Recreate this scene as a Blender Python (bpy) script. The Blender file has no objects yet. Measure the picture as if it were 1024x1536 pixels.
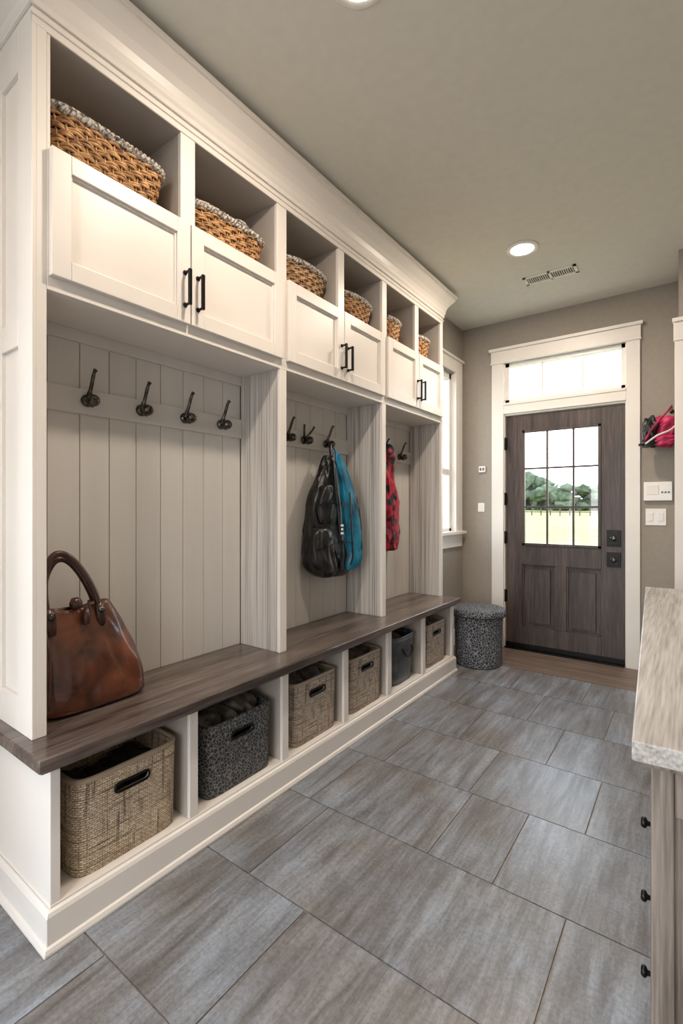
import bpy, bmesh, math, random
from mathutils import Vector, Matrix, noise
random.seed(7)
scene=bpy.context.scene
try:
    scene.view_settings.view_transform='Standard'
    scene.view_settings.look='None'
    scene.view_settings.exposure=.25
except Exception: pass

# ---------------------------------------------------------------- materials
def lin(c):
    o=[]
    for v in c[:3]:
        v=v/255.0
        o.append(v/12.92 if v<=.04045 else ((v+.055)/1.055)**2.4)
    return (o[0],o[1],o[2],1)
def base(name):
    m=bpy.data.materials.new(name); m.use_nodes=True
    nt=m.node_tree; b=nt.nodes['Principled BSDF']
    return m,nt,b
def N(nt,t,**k):
    n=nt.nodes.new(t)
    for a,v in k.items(): setattr(n,a,v)
    return n
def coords(nt,scale,kind='Object',rot=(0,0,0)):
    tc=N(nt,'ShaderNodeTexCoord'); mp=N(nt,'ShaderNodeMapping')
    mp.inputs['Scale'].default_value=scale; mp.inputs['Rotation'].default_value=rot
    nt.links.new(tc.outputs[kind],mp.inputs['Vector']); return mp.outputs['Vector']
def ramp(nt,fac,stops):
    r=N(nt,'ShaderNodeValToRGB'); e=r.color_ramp.elements
    e[0].position=stops[0][0]; e[0].color=stops[0][1]
    e[1].position=stops[-1][0]; e[1].color=stops[-1][1]
    for p,c in stops[1:-1]:
        x=e.new(p); x.color=c
    nt.links.new(fac,r.inputs['Fac']); return r.outputs['Color']
def bump(nt,b,h,strength,dist):
    bp=N(nt,'ShaderNodeBump'); bp.inputs['Strength'].default_value=strength; bp.inputs['Distance'].default_value=dist
    nt.links.new(h,bp.inputs['Height']); nt.links.new(bp.outputs['Normal'],b.inputs['Normal'])
def pmat(name,c1,c2=None,scale=(1,1,1),ns=6,detail=4,rough=.5,metal=0,bmp=.15,bd=.002,lo=.35,hi=.65,dist=0,kind='Object',coat=0,rot=(0,0,0),spec=None):
    m,nt,b=base(name)
    if c2 is None: c2=tuple(max(0,v-8) for v in c1)
    v=coords(nt,scale,kind,rot)
    n=N(nt,'ShaderNodeTexNoise'); n.inputs['Scale'].default_value=ns; n.inputs['Detail'].default_value=detail; n.inputs['Distortion'].default_value=dist
    nt.links.new(v,n.inputs['Vector'])
    c=ramp(nt,n.outputs['Fac'],[(lo,lin(c2)),(hi,lin(c1))])
    nt.links.new(c,b.inputs['Base Color'])
    b.inputs['Roughness'].default_value=rough; b.inputs['Metallic'].default_value=metal
    b.inputs['Coat Weight'].default_value=coat
    if spec is not None: b.inputs['Specular IOR Level'].default_value=spec
    if bmp>0: bump(nt,b,n.outputs['Fac'],bmp,bd)
    return m
def wood(name,cs,axis='y',rough=.45,k=1.0,bmp=.3,coat=0,st=.06,mixk=.45):
    m,nt,b=base(name)
    s={'x':(st,1,1),'y':(1,st,1),'z':(1,1,st)}[axis]
    v=coords(nt,s)
    n1=N(nt,'ShaderNodeTexNoise'); n1.inputs['Scale'].default_value=14*k; n1.inputs['Detail'].default_value=6; n1.inputs['Distortion'].default_value=.6
    n2=N(nt,'ShaderNodeTexNoise'); n2.inputs['Scale'].default_value=90*k; n2.inputs['Detail'].default_value=3
    nt.links.new(v,n1.inputs['Vector']); nt.links.new(v,n2.inputs['Vector'])
    mx=N(nt,'ShaderNodeMath',operation='MULTIPLY_ADD'); mx.inputs[1].default_value=mixk
    sc=N(nt,'ShaderNodeMath',operation='MULTIPLY'); sc.inputs[1].default_value=1-mixk
    nt.links.new(n1.outputs['Fac'],sc.inputs[0]); nt.links.new(n2.outputs['Fac'],mx.inputs[0]); nt.links.new(sc.outputs[0],mx.inputs[2])
    c=ramp(nt,mx.outputs[0],[(.36,lin(cs[0])),(.5,lin(cs[1])),(.63,lin(cs[2]))])
    nt.links.new(c,b.inputs['Base Color']); b.inputs['Roughness'].default_value=rough; b.inputs['Coat Weight'].default_value=coat
    bump(nt,b,mx.outputs[0],bmp,.002)
    return m
def weave(name,c1,c2,cm,bw,bh,rough=.75):
    m,nt,b=base(name)
    tc=N(nt,'ShaderNodeTexCoord')
    br=N(nt,'ShaderNodeTexBrick'); br.offset=.5
    br.inputs['Scale'].default_value=1.0
    br.inputs['Brick Width'].default_value=bw; br.inputs['Row Height'].default_value=bh
    br.inputs['Mortar Size'].default_value=bh*.14; br.inputs['Mortar Smooth'].default_value=.7
    br.inputs['Color1'].default_value=lin(c1); br.inputs['Color2'].default_value=lin(c2); br.inputs['Mortar'].default_value=lin(cm)
    nz=N(nt,'ShaderNodeTexNoise'); nz.inputs['Scale'].default_value=60
    nt.links.new(tc.outputs['UV'],nz.inputs['Vector'])
    ad=N(nt,'ShaderNodeMix',data_type='RGBA',blend_type='LINEAR_LIGHT'); ad.inputs['Factor'].default_value=.004
    nt.links.new(tc.outputs['UV'],ad.inputs[6]); nt.links.new(nz.outputs['Color'],ad.inputs[7])
    nt.links.new(ad.outputs[2],br.inputs['Vector'])
    mp=N(nt,'ShaderNodeMapping'); nt.links.new(tc.outputs['UV'],mp.inputs['Vector']); mp.inputs['Scale'].default_value=(75,5,1)
    na=N(nt,'ShaderNodeTexNoise'); na.inputs['Scale'].default_value=1; na.inputs['Detail'].default_value=2; nt.links.new(mp.outputs[0],na.inputs['Vector'])
    mp2=N(nt,'ShaderNodeMapping'); nt.links.new(tc.outputs['UV'],mp2.inputs['Vector']); mp2.inputs['Scale'].default_value=(4,110,1)
    nb=N(nt,'ShaderNodeTexNoise'); nb.inputs['Scale'].default_value=1; nb.inputs['Detail'].default_value=2; nt.links.new(mp2.outputs[0],nb.inputs['Vector'])
    mn=N(nt,'ShaderNodeMath',operation='MINIMUM'); nt.links.new(na.outputs['Fac'],mn.inputs[0]); nt.links.new(nb.outputs['Fac'],mn.inputs[1])
    r=ramp(nt,mn.outputs[0],[(.32,(.28,.26,.24,1)),(.46,(1,1,1,1))])
    mu=N(nt,'ShaderNodeMix',data_type='RGBA',blend_type='MULTIPLY'); mu.inputs['Factor'].default_value=.9
    nt.links.new(br.outputs['Color'],mu.inputs[6]); nt.links.new(r,mu.inputs[7])
    nt.links.new(mu.outputs[2],b.inputs['Base Color'])
    inv=N(nt,'ShaderNodeMath',operation='SUBTRACT'); inv.inputs[0].default_value=1; nt.links.new(br.outputs['Fac'],inv.inputs[1])
    b.inputs['Roughness'].default_value=rough
    bump(nt,b,inv.outputs[0],.8,.004)
    return m
def cells(name,cd,cl,scale,width=.08,rough=.8,kind='Object',thick=.06):
    m,nt,b=base(name)
    v=coords(nt,(1,1,1),kind)
    vo=N(nt,'ShaderNodeTexVoronoi',feature='DISTANCE_TO_EDGE'); vo.inputs['Scale'].default_value=scale
    nt.links.new(v,vo.inputs['Vector'])
    c=ramp(nt,vo.outputs['Distance'],[(0,lin(cl)),(thick,lin(cl)),(thick+width,lin(cd))])
    nt.links.new(c,b.inputs['Base Color']); b.inputs['Roughness'].default_value=rough
    bump(nt,b,vo.outputs['Distance'],.4,.003)
    return m
def emit(name,col,st):
    m,nt,b=base(name)
    b.inputs['Emission Color'].default_value=col; b.inputs['Emission Strength'].default_value=st; return m
def glassmat(name):
    m,nt,b=base(name); nt.nodes.remove(b)
    o=[n for n in nt.nodes if n.type=='OUTPUT_MATERIAL'][0]
    t=N(nt,'ShaderNodeBsdfTransparent'); g=N(nt,'ShaderNodeBsdfGlossy'); g.inputs['Roughness'].default_value=.02
    mx=N(nt,'ShaderNodeMixShader'); mx.inputs[0].default_value=.05
    nt.links.new(t.outputs[0],mx.inputs[1]); nt.links.new(g.outputs[0],mx.inputs[2]); nt.links.new(mx.outputs[0],o.inputs['Surface'])
    return m

WHITE=pmat('cabinet_paint',(226,219,212),(221,214,207),ns=3,rough=.38,bmp=.02)
PANEL=pmat('beadboard_paint',(203,199,194),(196,192,187),scale=(1,1,.1),ns=8,rough=.45,bmp=.05)
INNER=pmat('cabinet_paint_shaded',(178,168,159),(170,160,151),ns=4,rough=.5,bmp=.03)  # cabinet paint made darker; the cubbies' shade is put into this colour
STREAK=wood('whitewashed_side_panel',[(134,128,122),(188,182,176),(208,203,197)],'z',.5,1.7,.5,st=.010,mixk=.6)
BENCH=wood('bench_stained_wood',[(54,45,42),(88,76,70),(116,103,96)],'y',.28,.9,.2,coat=.3)
TRIM=pmat('trim_paint',(233,228,221),(227,222,215),ns=3,rough=.4,bmp=.02)
WALL=pmat('wall_paint',(158,150,140),(154,146,136),ns=30,rough=.85,bmp=.05)
CEIL=pmat('ceiling_paint',(219,215,203),(215,211,199),ns=20,rough=.9,bmp=.04)
DOORW=wood('door_dark_wood',[(44,35,32),(68,56,52),(90,76,70)],'z',.42,1.0,.35)
BLACK=pmat('black_metal',(26,25,25),(18,18,18),ns=40,rough=.35,metal=.6,bmp=.05)
BRONZE=pmat('oil_rubbed_bronze',(110,104,98),(52,47,44),ns=60,rough=.25,metal=.9,bmp=.15)
GLASS=glassmat('window_glass')
PLASTIC=pmat('white_plastic',(236,234,230),(230,228,224),ns=10,rough=.35,bmp=0)
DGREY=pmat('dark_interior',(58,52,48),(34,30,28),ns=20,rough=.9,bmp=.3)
WICK=pmat('wicker_natural',(212,166,114),(116,76,44),ns=42,detail=3,rough=.55,bmp=.3,lo=.32,hi=.66)
WICK2=pmat('wicker_light',(204,168,126),(120,86,58),ns=42,detail=3,rough=.6,bmp=.3,lo=.32,hi=.66)
RIMM=pmat('basket_rim_rope',(196,188,178),(86,78,72),scale=(1,1,1),ns=80,detail=2,rough=.8,bmp=.4,lo=.40,hi=.6)
LINER=pmat('basket_liner',(84,68,52),(56,44,34),ns=30,rough=.95)
LEATHER=pmat('brown_leather',(112,62,38),(40,20,14),ns=7,detail=8,rough=.3,bmp=.6,bd=.012,lo=.32,hi=.66,dist=.8,coat=.3)
LEATHD=pmat('dark_leather',(72,40,28),(36,20,15),ns=20,rough=.35,bmp=.3,coat=.2)
NYLON=pmat('black_nylon',(30,30,32),(8,8,10),ns=14,detail=6,rough=.36,bmp=.9,bd=.012)
TEAL=pmat('teal_fabric',(22,128,162),(6,68,96),ns=9,detail=5,rough=.38,bmp=.7,bd=.012)
SEAG=weave('seagrass_weave',(232,212,184),(198,174,144),(96,78,62),.014,.007)
SEAG2=weave('seagrass_weave_grey',(214,198,180),(176,158,140),(104,90,78),.018,.0065)
GIRAF=cells('patterned_fabric_dark',(50,50,52),(128,126,124),75,width=.08,thick=.03)
BINM=cells('hamper_fabric_pattern',(46,47,51),(140,141,145),50,width=.08,thick=.03)
GREYM=pmat('grey_bucket',(104,107,110),(70,73,77),ns=14,rough=.4,metal=.4,bmp=.15)
CLOTH=pmat('folded_cloth',(120,112,104),(60,56,52),ns=12,detail=5,rough=.9,bmp=.5,bd=.01)
REDP=pmat('patterned_red_fabric',(172,18,48),(26,18,34),ns=16,detail=3,rough=.6,bmp=.4,bd=.006,lo=.42,hi=.56,dist=.8)
PINK=pmat('pink_fabric',(214,60,112),(150,24,64),ns=14,rough=.6,bmp=.5,bd=.008)
DRESS=wood('driftwood_grey',[(70,61,54),(110,99,90),(142,131,121)],'z',.6,1.4,.8,st=.04)
DRESST=wood('driftwood_top',[(132,125,120),(170,165,160),(192,189,186)],'y',.42,1.6,.6,st=.04,mixk=.55)
PLANK=wood('entry_wood_floor',[(84,68,58),(116,98,86),(138,121,108)],'x',.4,.7,.2)
GROUT=pmat('grout',(150,134,120),(128,114,102),ns=40,rough=.9)
GRASS=pmat('grass',(132,136,74),(92,106,48),ns=1.2,detail=8,rough=.95,bmp=.4,bd=.05)
BOUNCE=pmat('bounce_grey',(150,146,140),(136,132,126),ns=2,rough=.9)  # neutral grey for the added ground that bounces daylight
LEAF=pmat('foliage',(74,90,66),(38,52,40),ns=1.6,detail=8,rough=.95,bmp=1,bd=.2)
FENCE=pmat('weathered_fence',(70,66,60),(50,46,42),ns=4,rough=.9)

def tile_material():
    m,nt,b=base('floor_tile_stone')
    at=N(nt,'ShaderNodeAttribute'); at.attribute_name='tilernd'
    tc=N(nt,'ShaderNodeTexCoord')
    ofs=N(nt,'ShaderNodeVectorMath',operation='MULTIPLY'); ofs.inputs[1].default_value=(13,29,7)
    nt.links.new(at.outputs['Color'],ofs.inputs[0])
    ad=N(nt,'ShaderNodeVectorMath',operation='ADD'); nt.links.new(tc.outputs['Object'],ad.inputs[0]); nt.links.new(ofs.outputs[0],ad.inputs[1])
    def streak(scl,rot,ns,det,dis=.5):
        mp=N(nt,'ShaderNodeMapping'); mp.inputs['Scale'].default_value=scl; mp.inputs['Rotation'].default_value=(0,0,rot)
        nt.links.new(ad.outputs[0],mp.inputs['Vector'])
        n=N(nt,'ShaderNodeTexNoise'); n.inputs['Scale'].default_value=ns; n.inputs['Detail'].default_value=det; n.inputs['Roughness'].default_value=.7; n.inputs['Distortion'].default_value=dis
        nt.links.new(mp.outputs[0],n.inputs['Vector']); return n.outputs['Fac']
    n1=streak((1,.14,1),.04,17,9); n4=streak((1,.05,1),.0,70,4,.2)
    n2=N(nt,'ShaderNodeTexNoise'); n2.inputs['Scale'].default_value=2.4; n2.inputs['Detail'].default_value=4
    nt.links.new(ad.outputs[0],n2.inputs['Vector'])
    n3=N(nt,'ShaderNodeTexNoise'); n3.inputs['Scale'].default_value=90; n3.inputs['Detail'].default_value=6; n3.inputs['Roughness'].default_value=.7
    nt.links.new(ad.outputs[0],n3.inputs['Vector'])
    c1=ramp(nt,n1,[(.33,lin((122,118,116))),(.47,lin((143,143,145))),(.62,lin((168,171,176)))])
    c2=ramp(nt,n2.outputs['Fac'],[(.38,lin((218,212,206))),(.62,lin((240,246,254)))])
    def mul(a,bb,f=1):
        mu=N(nt,'ShaderNodeMix',data_type='RGBA',blend_type='MULTIPLY'); mu.inputs['Factor'].default_value=f
        nt.links.new(a,mu.inputs[6]); nt.links.new(bb,mu.inputs[7]); return mu.outputs[2]
    c3=ramp(nt,n3.outputs['Fac'],[(.35,(.66,.66,.66,1)),(.58,(1,1,1,1))])
    c4=ramp(nt,n4,[(.35,(.68,.67,.66,1)),(.6,(1,1,1,1))])
    o=mul(mul(mul(c1,c2),c3,.85),c4,.75)
    nt.links.new(o,b.inputs['Base Color'])
    b.inputs['Roughness'].default_value=.30
    bump(nt,b,n3.outputs['Fac'],.10,.002)
    return m
TILE=tile_material()

# ---------------------------------------------------------------- mesh builder
class MB:
    def __init__(s,name): s.name=name; s.bm=bmesh.new(); s.mats=[]; s.uv=s.bm.loops.layers.uv.new('UVMap')
    def mi(s,m):
        if m not in s.mats: s.mats.append(m)
        return s.mats.index(m)
    def box(s,x0,x1,y0,y1,z0,z1,m,M=None):
        c=[Vector((x,y,z)) for z in (z0,z1) for y in (y0,y1) for x in (x0,x1)]
        if M is not None: c=[M@v for v in c]
        v=[s.bm.verts.new(p) for p in c]; i=s.mi(m)
        for f in ((0,2,3,1),(4,5,7,6),(0,1,5,4),(2,6,7,3),(0,4,6,2),(1,3,7,5)):
            fc=s.bm.faces.new([v[k] for k in f]); fc.material_index=i
    def rings(s,rings,m,cap=True,closed=False,smooth=True,uvs=None):
        i=s.mi(m); n=len(rings[0]); V=[[s.bm.verts.new(p) for p in r] for r in rings]
        R=len(V)
        for a in range(R if closed else R-1):
            b=(a+1)%R
            for k in range(n):
                l=(k+1)%n
                f=s.bm.faces.new((V[a][k],V[a][l],V[b][l],V[b][k])); f.material_index=i; f.smooth=smooth
                if uvs:
                    q=((k,a),(k+1,a),(k+1,b),(k,b))
                    for lp,(kk,aa) in zip(f.loops,q): lp[s.uv].uv=(uvs[0][kk],uvs[1][aa])
        if cap and not closed:
            for r in (V[0][::-1],V[-1]):
                try:
                    f=s.bm.faces.new(r); f.material_index=i; f.smooth=smooth
                except Exception: pass
    def tube(s,pts,r,m,seg=8,closed=False,flat=1.0):
        pts=[Vector(p) for p in pts]; n=len(pts); rr=r if isinstance(r,(list,tuple)) else [r]*n
        t0=(pts[1]-pts[0]).normalized(); up=Vector((0,0,1))
        if abs(t0.dot(up))>.9: up=Vector((1,0,0))
        nrm=(up-t0*up.dot(t0)).normalized(); R=[]
        for k in range(n):
            if closed: t=(pts[(k+1)%n]-pts[k-1])
            else: t=pts[min(k+1,n-1)]-pts[max(k-1,0)]
            t.normalize()
            nrm=(nrm-t*nrm.dot(t)).normalized(); b=t.cross(nrm)
            R.append([pts[k]+(nrm*math.cos(a)*flat+b*math.sin(a))*rr[k] for a in [2*math.pi*j/seg for j in range(seg)]])
        s.rings(R,m,cap=True,closed=closed)
    def lathe(s,c,prof,m,seg=40,axis='z',uvs=False):
        R=[]
        for r,z in prof:
            ring=[]
            for j in range(seg):
                a=2*math.pi*j/seg; p=(r*math.cos(a),r*math.sin(a),z)
                if axis=='x': p=(p[2],p[0],p[1])
                if axis=='y': p=(p[0],p[2],p[1])
                ring.append(Vector(c)+Vector(p))
            R.append(ring)
        s.rings(R,m,cap=True)
    def blob(s,c,rad,m,amp=.15,f=3,sub=3,seed=0):
        r=bmesh.ops.create_icosphere(s.bm,subdivisions=sub,radius=1); i=s.mi(m)
        for v in r['verts']:
            d=noise.noise(v.co*f+Vector((seed*3.1,seed*1.7,seed)))*amp*2
            q=v.co*(1+d); v.co=Vector((c[0]+q.x*rad[0],c[1]+q.y*rad[1],c[2]+q.z*rad[2]))
            for fc in v.link_faces: fc.material_index=i; fc.smooth=True
    def sweep(s,path,prof,m,side=1,smooth=False):
        P=[Vector(p) for p in path]; R=[]
        for k in range(len(P)):
            def nr(a,b):
                d=(b-a).normalized(); return Vector((d.y,-d.x))*side
            if k==0: o=nr(P[0],P[1])
            elif k==len(P)-1: o=nr(P[-2],P[-1])
            else:
                n1=nr(P[k-1],P[k]); n2=nr(P[k],P[k+1]); o=(n1+n2); o=o/(o.dot(n1))
            R.append([Vector((P[k].x+o.x*a,P[k].y+o.y*a,z)) for a,z in prof])
        s.rings(R,m,cap=True,smooth=smooth)
    def finish(s,bevel=0,parent=None,sub=0,seg=2,fix=True):
        if fix: bmesh.ops.recalc_face_normals(s.bm,faces=s.bm.faces[:])
        me=bpy.data.meshes.new(s.name); s.bm.to_mesh(me); s.bm.free()
        for m in s.mats: me.materials.append(m)
        o=bpy.data.objects.new(s.name,me); scene.collection.objects.link(o)
        if bevel>0:
            b=o.modifiers.new('bevel','BEVEL'); b.width=bevel; b.segments=seg; b.limit_method='ANGLE'; b.angle_limit=math.radians(60)
        if sub: 
            q=o.modifiers.new('sub','SUBSURF'); q.levels=sub; q.render_levels=sub
        if parent: o.parent=parent
        return o
def empty(name,loc=(0,0,0)):
    e=bpy.data.objects.new(name,None); scene.collection.objects.link(e); e.empty_display_size=.1; return e
def smooth_path(pts,n=6):
    P=[Vector(p) for p in pts]; out=[]
    for i in range(len(P)-1):
        p0=P[max(i-1,0)];p1=P[i];p2=P[i+1];p3=P[min(i+2,len(P)-1)]
        for k in range(n):
            t=k/n; out.append(.5*((2*p1)+(-p0+p2)*t+(2*p0-5*p1+4*p2-p3)*t*t+(-p0+3*p1-3*p2+p3)*t**3))
    out.append(P[-1]); return out

XF,XB=-1.54,-1.82
YB=4.27; XL=-1.72; H=2.89
# ---------------------------------------------------------------- shell
w=MB('wall_back')
w.box(-1.9,-1.345,YB,YB+.15,0,H,WALL); w.box(-.39,.7,YB,YB+.15,0,H,WALL); w.box(-1.345,-.39,YB,YB+.15,2.53,H,WALL)
w.finish()
w=MB('wall_left')
w.box(-1.98,-1.83,-2.2,-1.7,0,H,WALL); w.box(-1.98,-1.83,.1,3.43,0,H,WALL)
w.box(-1.98,-1.83,-1.7,.1,0,.5,WALL); w.box(-1.98,-1.83,-1.7,.1,2.5,H,WALL)
w.box(-1.90,XL,3.43,3.55,0,H,WALL); w.box(-1.90,XL,4.08,YB,0,H,WALL)
w.box(-1.90,XL,3.55,4.08,0,1.0,WALL); w.box(-1.90,XL,3.55,4.08,2.44,H,WALL)
w.finish()
w=MB('wall_right'); w.box(.55,.7,-2.2,YB,0,H,WALL); w.finish()
w=MB('wall_return'); w.box(-.062,.55,3.75,YB,0,H,WALL); w.finish()
w=MB('wall_rear')
w.box(-1.98,-1.7,-2.35,-2.2,0,H,WALL); w.box(.45,.7,-2.35,-2.2,0,H,WALL); w.box(-1.7,.45,-2.35,-2.2,0,.1,WALL); w.box(-1.7,.45,-2.35,-2.2,2.6,H,WALL)
w.finish()
w=MB('fill_window_rear')  # unseen window frame, added behind the camera to let in fill daylight
for x in (-1.7,-1.0,-.285,.40): w.box(x,x+.05,-2.32,-2.24,.1,2.6,PLASTIC)
for z in (.1,2.0,2.55): w.box(-1.7,.45,-2.32,-2.24,z,z+.05,PLASTIC)
w.finish(bevel=.002)
w=MB('window_4')
for y in (-1.7,-.825,.05): w.box(-1.94,-1.87,y,y+.05,.5,2.5,PLASTIC)
for z in (.5,1.48,2.45): w.box(-1.94,-1.87,-1.7,.1,z,z+.05,PLASTIC)
w.finish(bevel=.002)
w=MB('ceiling'); w.box(-1.98,.7,-2.35,YB+.15,H,H+.12,CEIL); w.finish()

f=MB('floor')
f.box(-1.98,.7,-2.35,YB+.15,-.12,-.004,GROUT)
rows=[(-2.2,-1.96,[-1.2,-.3]),(-1.96,-1.52,[-.76,.14]),(-1.52,-1.08,[-1.2,-.3]),(-1.08,-.64,[-.76,.14]),(-.64,-.2,[-1.2,-.3]),(-.2,.235,[-.6,.3]),
(.235,.675,[-1.3,-.4]),(.675,1.11,[-.95,-.05]),(1.11,1.55,[-1.2,-.3]),(1.55,1.99,[-1.3,-.755,-.522,.3]),(1.99,2.42,[-1.2,-.775,-.32]),
(2.42,2.86,[-1.0,-.56,.2]),(2.86,3.30,[-1.2,-.765,-.37]),(3.30,3.74,[-1.0,-.555,.2])]
g=.0024
lay=f.bm.loops.layers.color.new('tilernd')
for y0,y1,js in rows:
    xs=[-1.83]+js+[.55]
    for a,b in zip(xs,xs[1:]):
        n0=len(f.bm.faces); f.box(a+g,b-g,y0+g,y1-g,-.01,0,TILE)
        f.bm.faces.ensure_lookup_table(); c=(random.random(),random.random(),random.random(),1)
        for fc in f.bm.faces[n0:]:
            for lp in fc.loops: lp[lay]=c
for i in range(4):
    y0=3.742+i*.132
    f.box(-1.83,.55,y0+.001,y0+.131,-.01,0,PLANK)
f.finish()

# ---------------------------------------------------------------- locker cabinet
c=MB('mudroom_locker_cabinet')
def upright(y0,y1,z0,z1,core,xf=XF):
    c.box(XB+.01,xf-.018,y0+.001,y1-.001,z0,z1,core); c.box(xf-.018,xf,y0,y1,z0,z1,WHITE)
ZB=.555
upright(1.62,1.665,ZB,1.88,STREAK); upright(2.53,2.575,ZB,1.88,STREAK); upright(3.39,3.425,ZB,1.88,STREAK)
c.box(XB,XF,.597,.625,ZB,2.70,WHITE)
c.box(XF-.10,XF,.585,.598,ZB,2.70,WHITE); c.box(XB,XB+.05,.585,.598,ZB,2.70,WHITE)
c.box(XB+.05,XF-.10,.585,.598,2.55,2.70,WHITE); c.box(XB+.05,XF-.10,.585,.598,ZB,.66,WHITE); c.box(XB+.05,XF-.10,.585,.598,1.72,1.80,WHITE)
c.box(XB,XF,3.39,3.425,1.88,2.70,WHITE)
c.box(XB,XF-.02,.625,3.39,1.88,1.90,WHITE); c.box(XF-.02,XF,.625,3.39,1.88,1.935,WHITE)
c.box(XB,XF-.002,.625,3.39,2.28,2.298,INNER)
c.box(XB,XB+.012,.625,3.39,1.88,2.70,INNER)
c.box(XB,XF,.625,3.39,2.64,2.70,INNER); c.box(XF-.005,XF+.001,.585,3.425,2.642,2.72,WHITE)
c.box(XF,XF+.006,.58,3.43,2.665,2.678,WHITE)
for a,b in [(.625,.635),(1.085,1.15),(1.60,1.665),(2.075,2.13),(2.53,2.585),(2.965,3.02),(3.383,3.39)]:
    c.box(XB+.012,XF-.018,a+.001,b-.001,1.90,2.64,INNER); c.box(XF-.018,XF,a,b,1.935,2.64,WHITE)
c.box(XB,XF-.002,.587,3.423,2.70,H,WHITE)
prof=[(0,2.69),(.010,2.69),(.010,2.71),(.016,2.722),(.018,2.74),(.026,2.765),(.042,2.79),(.060,2.81),(.072,2.825),(.074,2.84),(.084,2.842),(.086,2.862),(.03,2.864),(.03,2.889),(0,2.889)]
c.sweep([(-1.828,.585),(XF,.585),(XF,3.425),(XL-.0,3.425)],prof,WHITE,side=1)
bays=[(.625,1.62),(1.665,2.53),(2.575,3.39)]
for a,b in bays:
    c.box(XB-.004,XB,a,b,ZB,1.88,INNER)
    n=round((b-a)/.117); p=(b-a)/n
    for i in range(n):
        c.box(XB,XB+.009,a+i*p+.0012,a+(i+1)*p-.0012,ZB,1.88,PANEL)
    c.box(XB,XB+.022,a,b,1.575,1.668,PANEL); c.box(XB,XB+.02,a,b,1.835,1.88,PANEL)
XC=-1.44
posts=[(.593,.62),(1.052,1.088),(1.53,1.57),(1.99,2.03),(2.43,2.475),(2.885,2.925),(3.365,3.40)]
for i,(a,b) in enumerate(posts):
    if i==0: c.box(XB,XC,a,b,.12,.513,WHITE); continue
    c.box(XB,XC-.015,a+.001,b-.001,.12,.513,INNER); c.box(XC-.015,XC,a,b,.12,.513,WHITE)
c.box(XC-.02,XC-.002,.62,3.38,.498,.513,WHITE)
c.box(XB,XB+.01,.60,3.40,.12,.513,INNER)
c.box(XB,XC+.002,.592,3.402,.0,.12,WHITE)
bprof=[(0,0),(.024,0),(.024,.008),(.020,.018),(.014,.022),(.014,.098),(.010,.108),(.004,.112),(0,.112)]
c.sweep([(-1.828,.592),(XC,.592),(XC,3.402),(XL,3.402)],bprof,WHITE,side=1)
cab=c.finish(bevel=.0015,seg=1)
b=MB('bench_top'); b.box(XB-.005,-1.395,.547,3.43,.518,ZB,BENCH); b.box(XB,-1.408,.557,3.42,.508,.518,BENCH); b.finish(bevel=.006,seg=3,parent=cab)
doors=[(.630,1.113),(1.119,1.620),(1.658,2.101),(2.107,2.536),(2.572,2.986),(2.992,3.392)]
d=MB('cabinet_doors'); z0,z1=1.921,2.302; x0,x1=XF,XF+.022; st=.056
for a,bb in doors:
    d.box(x0,x1,a,a+st,z0,z1,WHITE); d.box(x0,x1,bb-st,bb,z0,z1,WHITE)
    d.box(x0,x1,a+st,bb-st,z0,z0+st,WHITE); d.box(x0,x1,a+st,bb-st,z1-st,z1,WHITE)
    d.box(x0,x1-.016,a+st,bb-st,z0+st,z1-st,WHITE)
    k=.006
    for q in ((a+st,a+st+k,z0+st,z1-st),(bb-st-k,bb-st,z0+st,z1-st),(a+st,bb-st,z0+st,z0+st+k),(a+st,bb-st,z1-st-k,z1-st)): d.box(x0,x1-.008,q[0],q[1],q[2],q[3],WHITE)
d.finish(bevel=.002,parent=cab)
hnd=MB('cabinet_handles')
for i,(a,bb) in enumerate(doors):
    y=(bb-.026) if i%2==0 else (a+.026)
    zc=2.045
    hnd.tube([(x1,y,zc-.06),(x1+.028,y,zc-.06),(x1+.032,y,zc-.055),(x1+.032,y,zc+.055),(x1+.028,y,zc+.06),(x1,y,zc+.06)],.0055,BLACK,seg=6)
    for q in (-.06,.06): hnd.lathe((x1,y,zc+q),[(.009,0),(.009,.004),(.006,.008)],BLACK,seg=12,axis='x')
    hnd.box(x1+.027,x1+.038,y-.006,y+.006,zc-.066,zc+.066,BLACK)
hnd.finish(parent=cab,bevel=.001,seg=1)

def hook(y,z,style=0):
    h=MB('coat_hook'); x=XB+.0225
    h.lathe((x,y,z),[(.023,0),(.023,.005),(.017,.012),(.012,.016)],BRONZE,seg=20,axis='x')
    h.tube([(x+.008,y,z),(x+.022,y,z-.014),(x+.036,y,z-.020),(x+.048,y,z-.010)],[.009,.009,.009,.011],BRONZE)
    h.blob((x+.048,y,z-.004),(.022,.022,.022),BRONZE,amp=0,sub=3)
    if style==0:
        h.tube(smooth_path([(x+.008,y,z),(x+.020,y,z+.026),(x+.036,y,z+.06),(x+.05,y,z+.092),(x+.062,y,z+.104)],4),[.010]*5+[.007]*7+[.006]*3+[.008]*2,BRONZE)
    else:
        for q in (-1,1):
            h.tube([(x+.008,y,z),(x+.02,y+q*.016,z+.026),(x+.036,y+q*.034,z+.055),(x+.046,y+q*.044,z+.08)],[.008,.006,.005,.006],BRONZE)
    h.finish()
for y,z in [(.866,1.625),(1.08,1.625),(1.286,1.625),(1.486,1.625)]: hook(y,z)
for y,s in [(1.78,0),(1.94,0),(2.085,1),(2.29,0)]: hook(y,1.62,s)
for y,s in [(2.74,0),(2.95,0),(3.2,0)]: hook(y,1.62,s)

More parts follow.
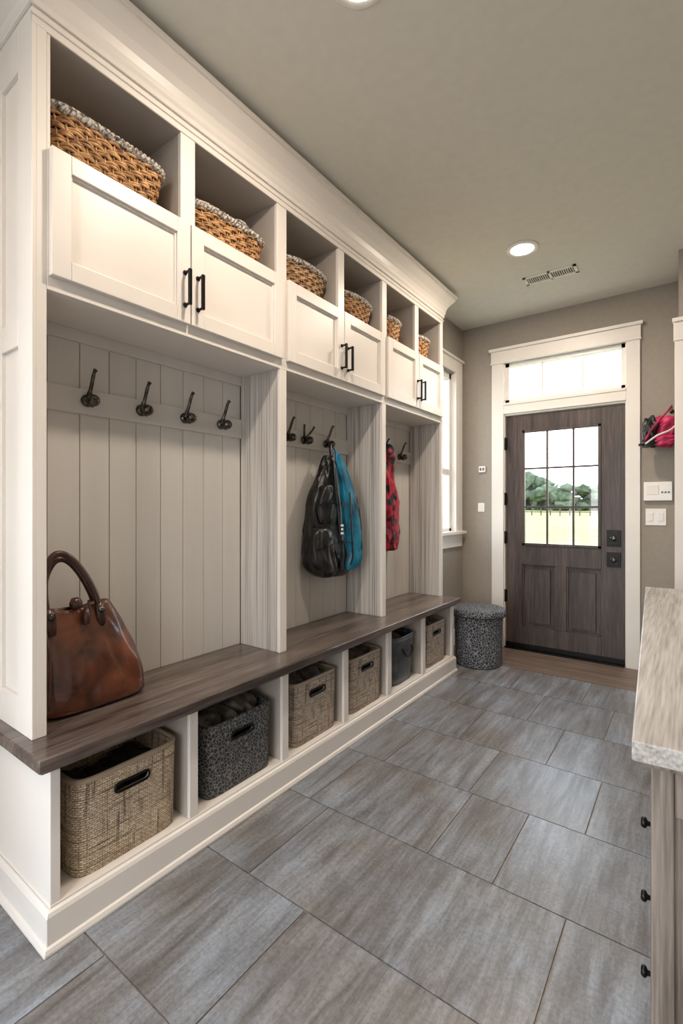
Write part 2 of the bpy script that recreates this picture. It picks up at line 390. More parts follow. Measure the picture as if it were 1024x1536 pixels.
# ---------------------------------------------------------------- wicker baskets
def rrect(a,b,n,p=5):
    fine=[]
    for i in range(720):
        t=2*math.pi*i/720; cx,sy=math.cos(t),math.sin(t)
        fine.append(Vector((a*math.copysign(abs(cx)**(2/p),cx),b*math.copysign(abs(sy)**(2/p),sy),0)))
    L=[0]
    for i in range(720): L.append(L[-1]+(fine[(i+1)%720]-fine[i]).length)
    out=[]; j=0
    for k in range(n):
        d=L[-1]*k/n
        while L[j+1]<d: j+=1
        u=(d-L[j])/max(1e-9,L[j+1]-L[j]); out.append(fine[j%720].lerp(fine[(j+1)%720],u))
    return out,L[-1]
def wicker(name,xc,yc,z0,lx,ly,h,mat,p=5,flare=.82,rows=9,stakes=34,rot=0,content=None,rim=RIMM):
    E=empty(name); m=MB(name+'_weave'); rnd=random.Random(yc)
    M=Matrix.Translation((xc,yc,z0))@Matrix.Rotation(rot,4,'Z')
    n=stakes*4; amp=.0055
    def prof(z): return flare+(1-flare)*(z/h)**.8
    rr=h/rows*.50
    for r in range(rows):
        z=(r+.5)*h/rows; s=prof(z); base_,_=rrect(lx/2*s,ly/2*s,n,p)
        for sub_ in (-.5,.5):
            pts=[]; ph=rnd.uniform(0,6)
            for k,q in enumerate(base_):
                nn=Vector((q.x/(lx*lx),q.y/(ly*ly),0)).normalized()
                o=amp*math.cos(math.pi*k/4+math.pi*r)
                jz=.0012*math.sin(k*.31+ph)
                pts.append(M@(q+nn*o+Vector((0,0,max(rr*.5,z+jz+sub_*rr+rnd.uniform(-.0006,.0006))))))
            m.tube(pts,rr*.56,mat,seg=6,closed=True)
    for k in range(0,n,4):
        pts=[]
        for i in range(5):
            z=h*i/4; s=prof(z); q,_=rrect(lx/2*s,ly/2*s,n,p); pts.append(M@(q[k]+Vector((0,0,z))))
        m.tube(pts,.0035,mat,seg=5)
    R=[]
    for i in range(5):
        z=.004+(h-.01)*i/4; s=prof(z)*.965; q,_=rrect(lx/2*s,ly/2*s,48,p); R.append([M@(v+Vector((0,0,z))) for v in q])
    for i in range(4,-1,-1):
        z=.012+(h-.02)*i/4; s=prof(z)*.945; q,_=rrect(lx/2*s,ly/2*s,48,p); R.append([M@(v+Vector((0,0,z))) for v in q])
    m.rings(R,LINER)
    m.finish(parent=E)
    q=MB(name+'_rim'); nn=260
    bs,_=rrect(lx/2*1.02,ly/2*1.02,nn,p)
    for ph in (0,2*math.pi/3,4*math.pi/3):
        pts=[]
        for k,v in enumerate(bs):
            o=Vector((v.x,v.y,0)).normalized(); a=2*math.pi*k*24/nn+ph
            pts.append(M@(v+o*.008*math.cos(a)+Vector((0,0,h+.004+.009*math.sin(a)))))
        q.tube(pts,.0075,rim,seg=6,closed=True)
    q.finish(parent=E)
    if content: content(E,M)
    return E
Z1=2.3015
wicker('wicker_basket',-1.675,.845,Z1,.22,.40,.165,WICK,rows=9,stakes=36)
def ball(E,M):
    b=MB('decor_ball')
    cc=M@Vector((.02,.10,.175))
    b.blob(cc,(.048,.048,.048),RIMM,amp=.03,sub=3)
    for i in range(7):
        ax=Vector((random.uniform(-1,1),random.uniform(-1,1),random.uniform(-1,1))).normalized()
        o=ax.orthogonal().normalized(); k=ax.cross(o)
        b.tube([cc+(o*math.cos(t)+k*math.sin(t))*.050 for t in [2*math.pi*j/24 for j in range(24)]],.006,RIMM,seg=5,closed=True)
    b.finish(parent=E)
    b=MB('basket_filling'); b.blob(M@Vector((0,0,.08)),(.08,.15,.05),CLOTH,amp=.25); b.finish(parent=E)
wicker('wicker_basket',-1.675,1.365,Z1,.22,.385,.135,WICK,rows=8,stakes=34,content=ball)
wicker('wicker_basket',-1.675,1.875,Z1,.22,.36,.15,WICK2,p=2.6,flare=.75,rows=9,stakes=30)
wicker('wicker_basket',-1.675,2.33,Z1,.22,.35,.15,WICK,p=2.6,flare=.78,rows=9,stakes=30)
wicker('wicker_basket',-1.675,2.735,Z1,.22,.25,.155,WICK,p=2.6,flare=.78,rows=9,stakes=26)
wicker('wicker_basket',-1.675,3.17,Z1,.22,.25,.155,WICK,p=2.6,flare=.78,rows=9,stakes=26)

# ---------------------------------------------------------------- box baskets
def boxbasket(name,y0,y1,h,mat,p=9,xf=-1.46,depth=.30,slot=True,flare=.97,fill=CLOTH,slotw=.045,rimr=.006,fh=.8,rot=0,fa=.25):
    E=empty(name); z0=.1215; yc=(y0+y1)/2; xc=xf-depth/2; a,bq=depth/2,(y1-y0)/2
    M=Matrix.Translation((xc,yc,z0))@Matrix.Rotation(rot,4,'Z')
    m=MB(name+'_body'); n=120; R=[]; vs=[]
    for i in range(9):
        z=h*i/8; s=flare+(1-flare)*i/8; q,L=rrect(a*s,bq*s,n,p); R.append([M@(v+Vector((0,0,z))) for v in q]); vs.append(z)
    for i in range(8,-1,-1):
        z=.012+(h-.012)*i/8; s=flare+(1-flare)*i/8; q,L=rrect(a*s-.011,bq*s-.011,n,p); R.append([M@(v+Vector((0,0,z))) for v in q]); vs.append(h+.02+(h-z))
    us=[L*k/n for k in range(n+1)]
    m.rings(R,mat,uvs=(us,vs))
    ob=m.finish(parent=E)
    rm=MB(name+'_rim'); q,_=rrect(a-.005,bq-.005,n,p); rm.tube([M@(v+Vector((0,0,h))) for v in q],rimr+.003,mat,seg=8,closed=True); rm.finish(parent=E)
    if slot:
        w_,hh=slotw,.014; zc=h-.062
        def stad(x):
            pts=[]
            for j in range(13):
                t=-math.pi/2+math.pi*j/12; pts.append(Vector((x,w_+hh*math.cos(t),zc+hh*math.sin(t))))
            for j in range(13):
                t=math.pi/2+math.pi*j/12; pts.append(Vector((x,-w_+hh*math.cos(t),zc+hh*math.sin(t))))
            return pts
        ct=MB('cut'); ct.rings([[M@v for v in stad(a-.05)],[M@v for v in stad(a+.05)]],mat,smooth=False); co=ct.finish()
        bo=ob.modifiers.new('slot','BOOLEAN'); bo.operation='DIFFERENCE'; bo.object=co; bo.solver='EXACT'
        bpy.context.view_layer.update()
        dg=bpy.context.evaluated_depsgraph_get(); me=bpy.data.meshes.new_from_object(ob.evaluated_get(dg))
        ob.modifiers.clear(); ob.data=me; bpy.data.objects.remove(co)
        rg=MB(name+'_grip'); s_=flare+(1-flare)*(zc/h)
        rg.tube([M@v for v in stad(a*s_+.001)],.004,BLACK,seg=6,closed=True); rg.finish(parent=E)
    if fill:
        fl=MB(name+'_contents'); rnd=random.Random(y0*10)
        for i in range(4):
            fl.blob(M@Vector((rnd.uniform(-.03,.03),(-1.5+i)*bq*.42,h*fh-.045)),(a*.68,bq*.34,.05),fill,amp=fa,f=2,seed=i+y0)
        fl.finish(parent=E)
    return E
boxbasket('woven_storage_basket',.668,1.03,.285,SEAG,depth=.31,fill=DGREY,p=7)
boxbasket('patterned_storage_bin',1.145,1.495,.268,GIRAF,depth=.30,fh=1.12,fa=.35)
boxbasket('woven_storage_basket',1.632,1.965,.285,SEAG2,depth=.30,fh=1.05,fa=.3)
boxbasket('woven_storage_basket',2.075,2.405,.285,SEAG2,depth=.30,fh=1.05,fa=.3)
E=boxbasket('storage_bucket',2.535,2.845,.29,GREYM,p=4,depth=.28,slot=False,flare=.88,fh=.9)
hb=MB('bucket_handle')
hb.tube(smooth_path([(-1.455,2.63,.35),(-1.445,2.635,.325),(-1.442,2.66,.30),(-1.442,2.69,.29),(-1.442,2.72,.30),(-1.445,2.745,.325),(-1.455,2.75,.35)],4),.006,BLACK); hb.finish(parent=E)
boxbasket('woven_storage_basket',2.985,3.31,.285,SEAG2,depth=.30,fh=.9)

# ---------------------------------------------------------------- leather tote
E=empty('leather_tote_bag')
m=MB('tote_body'); R=[]
secs=[(.5565,.83,.165,.075),(.562,.83,.182,.088),(.60,.83,.188,.092),(.64,.825,.184,.09),(.68,.82,.178,.086),(.72,.812,.171,.080),(.76,.805,.163,.072),(.80,.795,.154,.062),(.83,.785,.147,.052),(.875,.772,.134,.034),(.90,.765,.122,.022),(.898,.765,.112,.012),(.87,.768,.108,.010)]
for i,(z,yc,a,bq) in enumerate(secs):
    q,_=rrect(bq,a,96,3.6 if z<.7 else 3); ring=[]
    for k,v in enumerate(q):
        d=noise.noise(Vector((v.x*12,v.y*12+3,z*13)))*.016+abs(noise.noise(Vector((v.x*26,v.y*26,z*20))))*-.010+noise.noise(Vector((v.x*50,v.y*50,z*50)))*.003
        if z<.565: d*=.15
        o=Vector((v.x,v.y*.4,0)).normalized()
        sag=.014*math.cos(v.y/a*3.0) if z>.86 else 0
        ring.append(Vector((-1.69+v.x+o.x*d,yc+v.y+o.y*d,z-sag*.6)))
    R.append(ring)
m.rings(R,LEATHER); m.finish(parent=E,sub=1)
m=MB('tote_handles')
for dx in (.026,-.022):
    pts=[(-1.69+dx,.842,.85),(-1.69+dx*1.1,.838,.90),(-1.69+dx,.815,.965),(-1.69+dx*.8,.775,1.035),(-1.69+dx*.6,.735,1.075),(-1.69+dx*.6,.70,1.075),(-1.69+dx*.8,.675,1.03),(-1.69+dx,.668,.96),(-1.69+dx,.675,.89),(-1.69+dx*1.1,.68,.85)]
    if dx<0: pts=[(x,y+.016,z-.022) for x,y,z in pts]
    m.tube(smooth_path(pts,4),.0105,LEATHD,seg=10)
    for y in (.842,.68):
        m.tube([(-1.69+dx*1.2,y,.905),(-1.69+dx*1.35,y+.002,.87),(-1.69+dx*1.6,y+.004,.82)],[.014,.018,.014],LEATHD,seg=8,flat=.5)
        m.lathe((-1.69+dx*1.7,y,.88),[(.012,0),(.012,.004),(.004,.008)],BRONZE,seg=12,axis='x')
m.tube([(-1.66,.80,.90),(-1.645,.79,.87),(-1.635,.785,.84)],[.008,.013,.009],LEATHD)
m.blob((-1.665,.765,.91),(.018,.02,.02),LEATHD,amp=.1)
m.tube([(-1.688,.66,.898),(-1.688,.72,.892),(-1.688,.80,.892),(-1.688,.875,.898)],.006,BRONZE,seg=6)
for s_ in (1,-1):
    m.tube(smooth_path([(-1.69+s_*.088,.655,.60),(-1.69+s_*.078,.665,.72),(-1.69+s_*.05,.665,.82),(-1.69+s_*.03,.66,.885)],4),.004,LEATHD,seg=6)
m.finish(parent=E)

# ---------------------------------------------------------------- hanging backpack
def hang(mb,secs,xc,mat,wr=.015,f=10,p=2.6,n=72,seed=0):
    S=[Vector((a,b_,c_)) for a,b_,c_,_ in secs]; D=[Vector((d_,0,0)) for *_,d_ in secs]
    SS=smooth_path(S,4); DD=smooth_path(D,4); R=[]
    for sv,dv in zip(SS,DD):
        z,yc,a=sv; bq=dv.x
        q,_=rrect(max(bq,.004),max(a,.004),n,p); ring=[]
        for v in q:
            d=noise.noise(Vector((v.x*f+seed,v.y*f,z*f*.5)))*wr+abs(noise.noise(Vector((v.x*f*2.6,v.y*f*2.6+seed,z*f))))*-wr*.9
            o=Vector((v.x,v.y*.6,0)).normalized(); ring.append(Vector((xc+v.x+o.x*d,yc+v.y+o.y*d,z)))
        R.append(ring)
    mb.rings(R,mat)
E=empty('hanging_backpack')
m=MB('black_body'); hang(m,[(1.54,2.23,.03,.025),(1.50,2.225,.055,.04),(1.40,2.225,.10,.055),(1.25,2.22,.145,.062),(1.10,2.21,.175,.068),(.98,2.20,.195,.075),(.90,2.21,.19,.075),(.85,2.23,.15,.065),(.825,2.25,.09,.045)],-1.725,NYLON,wr=.03)
hang(m,[(1.12,2.09,.03,.02),(1.10,2.09,.075,.04),(1.02,2.09,.09,.05),(.93,2.11,.095,.055),(.88,2.14,.085,.045),(.86,2.15,.03,.02)],-1.675,NYLON,wr=.025,seed=6)
hang(m,[(1.36,2.14,.02,.02),(1.34,2.14,.05,.03),(1.24,2.12,.06,.04),(1.15,2.12,.05,.03),(1.14,2.12,.02,.02)],-1.675,NYLON,wr=.02,seed=9)
m.finish(parent=E)
m=MB('teal_panel'); hang(m,[(1.56,2.245,.018,.018),(1.53,2.25,.04,.03),(1.44,2.285,.058,.042),(1.28,2.335,.068,.052),(1.12,2.37,.076,.058),(.98,2.385,.082,.06),(.90,2.37,.075,.05),(.86,2.35,.045,.03)],-1.675,TEAL,wr=.022,seed=4)
m.finish(parent=E)
m=MB('straps')
def strap(pts,r,mat,flat=.35): m.tube(smooth_path(pts,6),r,mat,flat=flat,seg=8)
strap([(-1.745,2.285,1.60),(-1.735,2.26,1.61),(-1.72,2.24,1.58),(-1.70,2.225,1.53)],.010,NYLON,.6)
strap([(-1.745,2.29,1.60),(-1.735,2.305,1.58),(-1.71,2.30,1.53),(-1.70,2.285,1.47)],.009,TEAL,.6)
strap([(-1.68,2.23,1.50),(-1.645,2.20,1.38),(-1.625,2.20,1.22),(-1.62,2.21,1.08),(-1.625,2.23,.96),(-1.65,2.25,.87)],.020,NYLON)
strap([(-1.66,2.33,1.42),(-1.618,2.30,1.28),(-1.610,2.30,1.12),(-1.615,2.32,.95),(-1.65,2.33,.87)],.010,NYLON)
strap([(-1.70,2.10,1.38),(-1.66,2.03,1.30),(-1.655,2.00,1.22),(-1.66,2.02,1.12)],.010,NYLON)
strap([(-1.66,2.04,1.24),(-1.635,2.10,1.26),(-1.625,2.19,1.25)],.007,BLACK)
strap([(-1.65,2.02,1.00),(-1.62,2.10,1.02),(-1.610,2.20,1.03),(-1.608,2.30,1.03)],.008,BLACK)
strap([(-1.63,2.38,1.30),(-1.612,2.40,1.15),(-1.612,2.41,1.00),(-1.63,2.39,.90)],.004,BLACK)
m.finish(parent=E)
m=MB('patches')
for z,ww in ((1.13,.012),(1.108,.009),(1.085,.012)): m.box(-1.6145,-1.611,2.21-ww,2.21+ww,z-.006,z+.006,PLASTIC)
m.box(-1.609,-1.603,2.195,2.225,1.24,1.265,BLACK); m.box(-1.609,-1.603,2.195,2.225,1.02,1.045,BLACK)
m.finish(parent=E)
E=empty('hanging_patterned_jacket')
m=MB('jacket_body'); hang(m,[(1.68,2.90,.02,.018),(1.64,2.90,.05,.03),(1.50,2.90,.085,.045),(1.35,2.915,.10,.05),(1.20,2.925,.115,.052),(1.05,2.935,.12,.052),(.95,2.94,.115,.048),(.93,2.94,.11,.04)],-1.725,REDP,wr=.035,f=16)
m.tube([(-1.745,2.95,1.615),(-1.735,2.93,1.65),(-1.725,2.90,1.66)],.006,REDP)
m.finish(parent=E)

# ---------------------------------------------------------------- hamper
m=MB('round_hamper'); cx,cy=-1.36,3.70
m.lathe((cx,cy,0),[(.165,.001),(.176,.006),(.178,.03),(.186,.38),(.186,.392)],BINM,seg=56)
m.lathe((cx,cy,0),[(.188,.385),(.205,.388),(.208,.40),(.208,.425),(.203,.438),(.188,.443),(.06,.447),(.001,.447)],BINM,seg=56)
m.tube([(cx+.207*math.cos(t),cy+.207*math.sin(t),.392) for t in [2*math.pi*j/56 for j in range(56)]],.005,DGREY,seg=6,closed=True)
m.finish()

# ---------------------------------------------------------------- entry door
DX0,DX1=-1.325,-.41; Y0=YB+.02
d=MB('door_1')
gx0,gx1,gz0,gz1=-1.185,-.575,.905,1.905
yb=Y0+.045
d.box(DX0,gx0-.0,Y0,yb,.012,2.04,DOORW); d.box(gx1,DX1,Y0,yb,.012,2.04,DOORW)
d.box(gx0,gx1,Y0,yb,gz1,2.04,DOORW); d.box(gx0,gx1,Y0,yb,.74,gz0,DOORW); d.box(gx0,gx1,Y0,yb,.012,.20,DOORW)
d.box(gx0,gx1,Y0+.028,yb,.20,.74,DOORW)
d.box(-.92,-.83,Y0,yb,.20,.74,DOORW)
for a,bb in [(gx0,-.92),(-.83,gx1)]:
    d.box(a+.038,bb-.038,Y0+.004,Y0+.030,.238,.702,DOORW)
    for q in ((a,a+.012,.20,.74),(bb-.012,bb,.20,.74),(a,bb,.20,.212),(a,bb,.728,.74)): d.box(q[0],q[1],Y0+.010,Y0+.030,q[2],q[3],DOORW)
fr=.022
for q in ((gx0,gx0+fr,gz0,gz1),(gx1-fr,gx1,gz0,gz1),(gx0,gx1,gz0,gz0+fr),(gx0,gx1,gz1-fr,gz1)): d.box(q[0],q[1],Y0-.008,Y0+.02,q[2],q[3],DOORW)
for i in (1,2):
    x=gx0+(gx1-gx0)*i/3; d.box(x-.008,x+.008,Y0+.002,Y0+.02,gz0+fr,gz1-fr,DOORW)
    z=gz0+(gz1-gz0)*i/3; d.box(gx0+fr,gx1-fr,Y0+.003,Y0+.019,z-.008,z+.008,DOORW)
d.box(gx0+.01,gx1-.01,Y0+.022,Y0+.026,gz0+.01,gz1-.01,GLASS)
d.box(DX0,DX1,Y0-.012,Y0,.012,.05,BLACK)
for z in (1.80,1.31,.97,.455):
    d.box(DX0-.012,DX0+.014,Y0-.014,Y0-.0,z-.05,z+.05,BLACK)
    d.tube([(DX0-.002,Y0-.016,z-.055),(DX0-.002,Y0-.016,z+.055)],.008,BLACK)
for z,hh in ((.992,.065),(.823,.058)):
    d.box(-.535,-.437,Y0-.014,Y0,z-hh,z+hh,BLACK)
    d.box(-.522,-.450,Y0-.020,Y0-.014,z-hh+.012,z+hh-.012,BLACK)
    d.lathe((-.486,Y0-.020,z),[(.024,0),(.024,-.010),(.018,-.016),(.008,-.018)],BRONZE,seg=20,axis='y')
d.finish(bevel=.0025)
t=MB('trim_1'); 
t.box(-1.345,DX0-.003,YB-.0,YB+.15,0,2.53,TRIM); t.box(DX1+.003,-.39,YB,YB+.15,0,2.53,TRIM)
t.box(-1.345,-.39,YB-.004,YB+.15,2.045,2.15,TRIM); t.box(-1.345,-.39,YB,YB+.15,2.515,2.53,TRIM)
t.box(-1.44,-1.335,YB-.022,YB,0,2.52,TRIM); t.box(-.40,-.308,YB-.022,YB,0,2.52,TRIM)
t.box(-1.335,-.40,YB-.022,YB,2.06,2.14,TRIM)
t.box(-1.335,-.40,YB-.030,YB,2.135,2.155,TRIM)
t.box(-1.445,-.303,YB-.028,YB,2.515,2.62,TRIM)
t.box(-1.46,-.288,YB-.045,YB,2.62,2.645,TRIM); t.box(-1.45,-.298,YB-.034,YB,2.51,2.522,TRIM)
t.finish(bevel=.002)
t=MB('window_1')
a0,a1,b0,b1=-1.33,-.402,2.155,2.512
for q in ((a0,a0+.035,b0,b1),(a1-.035,a1,b0,b1),(a0,a1,b0,b0+.035),(a0,a1,b1-.035,b1)): t.box(q[0],q[1],YB+.02,YB+.07,q[2],q[3],PLASTIC)
for i in (1,2):
    x=a0+(a1-a0)*i/3; t.box(x-.009,x+.009,YB+.03,YB+.06,b0+.03,b1-.03,PLASTIC)
t.box(a0+.02,a1-.02,YB+.044,YB+.048,b0+.02,b1-.02,GLASS); t.finish(bevel=.002)
t=MB('trim_2'); t.box(DX0,DX1,YB-.03,YB+.15,0.0005,.011,BLACK); t.finish()
t=MB('window_2'); y0,y1,z0,z1=3.55,4.08,1.0,2.44
for q in ((y0,y0+.05,z0,z1),(y1-.05,y1,z0,z1),(y0,y1,z0,z0+.05),(y0,y1,z1-.05,z1)): t.box(XL-.10,XL-.03,q[0],q[1],q[2],q[3],PLASTIC)
t.box(XL-.09,XL-.035,y0,y1,1.53,1.58,PLASTIC)
t.box(XL-.07,XL-.066,y0+.03,y1-.03,z0+.03,z1-.03,GLASS)
t.box(XL-.12,XL,y0-.0,y0+.012,z0,z1,TRIM); t.box(XL-.12,XL,y1-.012,y1,z0,z1,TRIM)
t.finish(bevel=.002)
t=MB('trim_3')
t.box(XL,XL+.02,3.46,3.56,1.02,2.45,TRIM); t.box(XL,XL+.02,4.07,4.215,1.02,2.45,TRIM); t.box(XL,XL+.02,3.45,4.215,2.45,2.56,TRIM); t.box(XL,XL+.038,3.45,4.23,2.56,2.58,TRIM)
t.box(XL-.10,XL+.055,3.45,4.235,.995,1.022,TRIM); t.box(XL,XL+.018,3.46,4.215,.88,.995,TRIM); t.finish(bevel=.002)
t=MB('baseboard_back'); t.box(XL,-1.442,YB-.016,YB,0,.14,TRIM); t.box(-.306,-.062,YB-.016,YB,0,.14,TRIM); t.finish(bevel=.004)
t=MB('baseboard_left'); t.box(XL,XL+.016,3.46,YB-.016,0,.14,TRIM); t.finish(bevel=.004)
t=MB('baseboard_right'); t.box(.534,.55,-2.2,3.75,0,.14,TRIM); t.finish(bevel=.004)
t=MB('trim_4_with_door'); t.box(-.082,.03,3.728,3.75,0,2.30,TRIM); t.box(-.082,-.062,3.75,3.87,0,2.30,TRIM); t.box(-.088,.50,3.722,3.75,2.30,2.42,TRIM); t.box(-.094,.51,3.712,3.75,2.42,2.445,TRIM); t.box(.42,.50,3.728,3.75,0,2.30,TRIM)
t.box(.03,.42,3.735,3.75,.01,2.30,TRIM); t.box(.08,.37,3.730,3.736,.25,1.0,TRIM); t.box(.08,.37,3.730,3.736,1.15,2.15,TRIM); t.finish(bevel=.002)  # door slab and its two panels, joined to the casing around it

def plate(name,x0,x1,z0,z1,n):
    p=MB(name); p.box(x0,x1,YB-.007,YB,z0,z1,PLASTIC)
    for i in range(n):
        cx=x0+(x1-x0)*(i+.5)/n; p.box(cx-.016,cx+.016,YB-.011,YB-.006,(z0+z1)/2-.032,(z0+z1)/2+.032,TRIM)
    p.finish(bevel=.002)
plate('light_switch_plate',-.275,-.145,1.10,1.225,2)
p=MB('alarm_keypad'); p.box(-.285,-.108,YB-.024,YB,1.285,1.425,PLASTIC); p.box(-.27,-.19,YB-.027,YB-.022,1.33,1.40,TRIM)
for i in range(3):
    p.box(-.175+i*.02,-.162+i*.02,YB-.027,YB-.022,1.34,1.353,GREYM)
p.finish(bevel=.004)
p=MB('thermostat'); p.box(-1.56,-1.50,YB-.02,YB,1.555,1.61,PLASTIC); p.box(-1.55,-1.535,YB-.023,YB-.019,1.57,1.595,GREYM); p.box(-1.525,-1.51,YB-.023,YB-.019,1.57,1.595,GREYM); p.finish(bevel=.003)
plate('light_switch_plate',-1.572,-1.512,1.195,1.275,1)
E=empty('pink_sport_bag')
m=MB('bag_body')
for cc_,rd,mt,sd in [((-.165,4.145,1.80),(.085,.075,.10),PINK,3),((-.235,4.12,1.79),(.055,.07,.095),NYLON,8),((-.15,4.11,1.71),(.085,.07,.045),PINK,5),((-.22,4.12,1.70),(.075,.07,.03),NYLON,6)]: m.blob(cc_,rd,mt,amp=.22,f=2.3,seed=sd,sub=4)
m.finish(parent=E)
m=MB('bag_strap'); m.tube(smooth_path([(-.27,4.08,1.70),(-.23,4.05,1.78),(-.17,4.045,1.86),(-.12,4.09,1.93),(-.11,4.2,1.97),(-.11,4.235,1.955)]),.009,PINK,flat=.5)
m.tube(smooth_path([(-.26,4.05,1.69),(-.19,4.025,1.74),(-.12,4.03,1.77),(-.09,4.06,1.80)]),.012,PLASTIC,flat=.5); m.finish(parent=E)
m=MB('wall_coat_hook'); m.lathe((-.11,YB,1.94),[(.016,0),(.016,-.004),(.010,-.01)],BRONZE,seg=16,axis='y'); m.tube([(-.11,YB-.005,1.94),(-.11,YB-.03,1.935),(-.11,YB-.04,1.95)],.005,BRONZE); m.finish()

# ---------------------------------------------------------------- dresser
ang=math.atan2(.11,2.06); M=Matrix.Translation((-.088,1.03,0))@Matrix.Rotation(ang,4,'Z')
d=MB('driftwood_dresser'); 
d.box(0,.50,0,2.06,.762,.80,DRESST,M); d.box(.018,.49,.018,2.04,.748,.762,DRESS,M)
d.box(.040,.47,.044,2.02,.10,.748,DRESS,M)
for x in (.030,.44):
    for y in (.03,1.99): d.box(x,x+.036,y,y+.04,.0,.748,DRESS,M)
d.box(.066,.44,.034,.05,.66,.748,DRESS,M); d.box(.066,.44,.034,.05,.10,.19,DRESS,M)
for i in range(3):
    yy=.09+i*.64
    for z in (.185,.343,.497):
        d.box(.029,.041,yy,yy+.60,z,z+.15,DRESS,M)
        if i==0:
            pc=M@Vector((.030,yy+.06,z+.074)); d.lathe(pc,[(.005,0),(.005,-.006),(.010,-.009),(.012,-.014),(.008,-.018)],BLACK,seg=14,axis='x')
d.finish(bevel=.003)

# ---------------------------------------------------------------- ceiling fixtures
LM=emit('lamp_glow',(1,.9,.76,1),14)
for i,(x,y,pw) in enumerate([(-.869,3.145,20),(-.835,1.23,17),(-.88,-.75,20)]):  # last downlight is unseen, added behind the camera to brighten the room
    r=MB('recessed_light')
    r.lathe((x,y,H),[(.10,-.0005),(.10,-.004),(.092,-.008),(.072,-.008),(.070,-.003),(.070,-.0005)],TRIM,seg=40)
    r.lathe((x,y,H),[(.069,-.0008),(.069,-.0035),(.0005,-.0035)],LM,seg=40)
    r.finish()
    L=bpy.data.lights.new('downlight','AREA'); L.shape='DISK'; L.size=.14; L.energy=pw; L.color=(1,.85,.70)
    lo=bpy.data.objects.new('downlight_lamp',L); lo.location=(x,y,H-.012); scene.collection.objects.link(lo)
v=MB('ceiling_vent'); vx0,vx1,vy0,vy1=-.98,-.63,3.55,3.68
v.box(vx0,vx1,vy0,vy0+.02,H-.008,H,TRIM); v.box(vx0,vx1,vy1-.02,vy1,H-.008,H,TRIM); v.box(vx0,vx0+.02,vy0,vy1,H-.008,H,TRIM); v.box(vx1-.02,vx1,vy0,vy1,H-.008,H,TRIM); v.box((vx0+vx1)/2-.008,(vx0+vx1)/2+.008,vy0,vy1,H-.008,H,TRIM)
v.box(vx0+.01,vx1-.01,vy0+.01,vy1-.01,H-.0015,H-.0005,DGREY)
for i in range(22):
    x=vx0+.03+i*(vx1-vx0-.06)/21; v.box(x-.0025,x+.0025,vy0+.02,vy1-.02,H-.007,H-.001,TRIM)
v.finish()

# ---------------------------------------------------------------- exterior
gr=MB('grass_field')
def gz(y): return -.15+ (y-4.5)*.022 if y<60 else 1.07
ys=[5.5,10,20,35,60,200]
for a,b_ in zip(ys,ys[1:]):
    vv=[gr.bm.verts.new(p) for p in [(-120,a,gz(a)),(60,a,gz(a)),(60,b_,gz(b_)),(-120,b_,gz(b_))]]
    fc=gr.bm.faces.new(vv); fc.material_index=gr.mi(GRASS)
gr.finish()
pt=MB('bounce_ground'); pt.box(-30,30,-30,5.5,-.25,-.125,BOUNCE); pt.finish()  # unseen grey ground, added so bounced daylight is less green
fn=MB('farm_fence'); yf=40; z_=gz(yf)
for i in range(60): x=-32+i*.7; fn.box(x-.04,x+.04,yf-.04,yf+.04,z_-.1,z_+.75,FENCE)
for q in (.25,.6): fn.box(-32,10,yf-.06,yf-.04,z_+q,z_+q+.07,FENCE)
fn.finish()
tr=MB('tree_line'); rnd=random.Random(3)
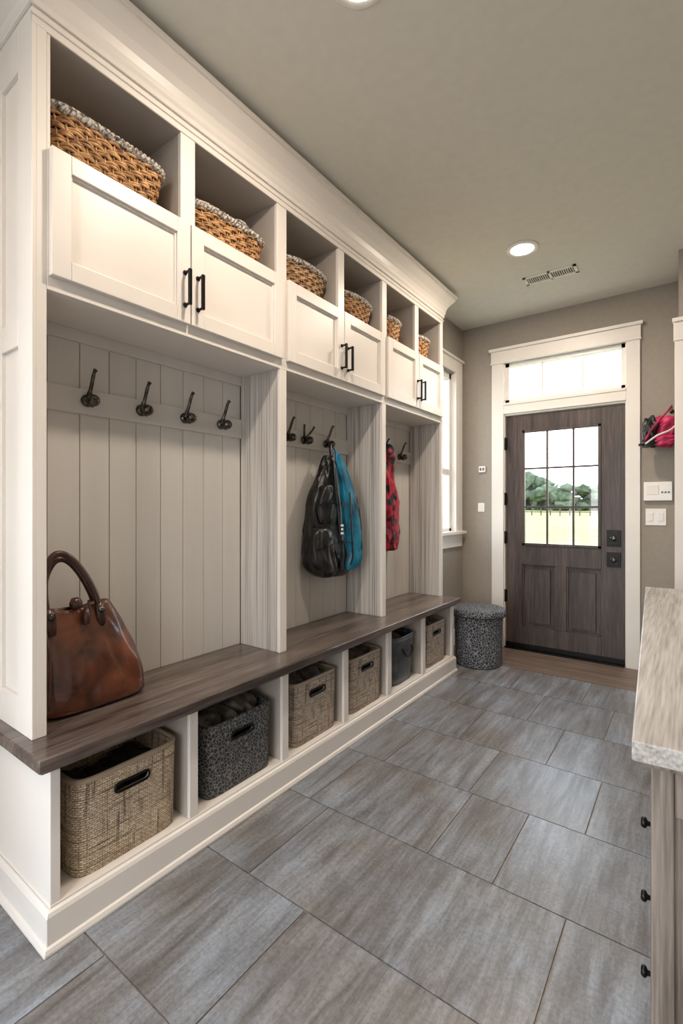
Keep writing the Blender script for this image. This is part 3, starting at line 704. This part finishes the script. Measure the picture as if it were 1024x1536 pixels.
for i in range(80):
    x=-44+i*.7+rnd.uniform(-.5,.5); y=rnd.uniform(54,62); hh=rnd.uniform(2.4,3.4)*(1.1+.28*math.sin(i*.33+1))
    tr.tube([(x,y,.8),(x,y,1.2+hh*.5)],.15,FENCE,seg=6)
    for k in range(7): tr.blob((x+rnd.uniform(-1.2,1.2),y+rnd.uniform(-.8,.8),1.0+hh*rnd.uniform(.1,.85)),(rnd.uniform(.5,1.0),.9,hh*.2),LEAF,amp=.5,f=4,sub=2,seed=i+k*7)
tr.finish()

# ---------------------------------------------------------------- light
wd=bpy.data.worlds.new('sky'); scene.world=wd; wd.use_nodes=True
nt=wd.node_tree; bg=nt.nodes['Background']
tc=N(nt,'ShaderNodeTexCoord'); sp=N(nt,'ShaderNodeSeparateXYZ'); nt.links.new(tc.outputs['Generated'],sp.inputs[0])
cc=ramp(nt,sp.outputs['Z'],[(0,(1,1,1,1)),(.15,(.93,.97,1,1)),(.8,(.7,.84,1,1))])
nt.links.new(cc,bg.inputs['Color']); bg.inputs['Strength'].default_value=6.0
s=bpy.data.lights.new('sun','SUN'); s.energy=2.5; s.angle=.03; s.color=(1,.95,.86)
so=bpy.data.objects.new('sun',s); so.rotation_euler=Vector((-.75,.45,-.9)).to_track_quat('-Z','Y').to_euler(); scene.collection.objects.link(so)
def portal(name,loc,rot,sx,sy):
    L=bpy.data.lights.new(name,'AREA'); L.shape='RECTANGLE'; L.size=sx; L.size_y=sy
    try: L.cycles.is_portal=True
    except Exception: pass
    o=bpy.data.objects.new(name,L); o.location=loc; o.rotation_euler=rot; scene.collection.objects.link(o)
portal('portal_rear',(-.625,-2.34,1.35),(math.radians(90),0,0),2.15,2.5)
portal('portal_left',(-1.96,-.8,1.5),(math.radians(90),0,math.radians(-90)),1.8,2.0)
portal('portal_door',(-.87,YB+.16,1.4),(math.radians(90),0,math.radians(180)),.92,2.2)
portal('portal_window',(-1.93,3.81,1.72),(math.radians(90),0,math.radians(-90)),.53,1.44)

# ---------------------------------------------------------------- camera
cam=bpy.data.cameras.new('camera'); co=bpy.data.objects.new('camera',cam); scene.collection.objects.link(co)
co.location=(0,0,1.23); co.rotation_euler=(math.radians(90),0,math.radians(36.2))
cam.sensor_width=36; cam.lens=715/1536*36; cam.shift_y=-.0039; cam.clip_start=.02; cam.clip_end=500
scene.camera=co
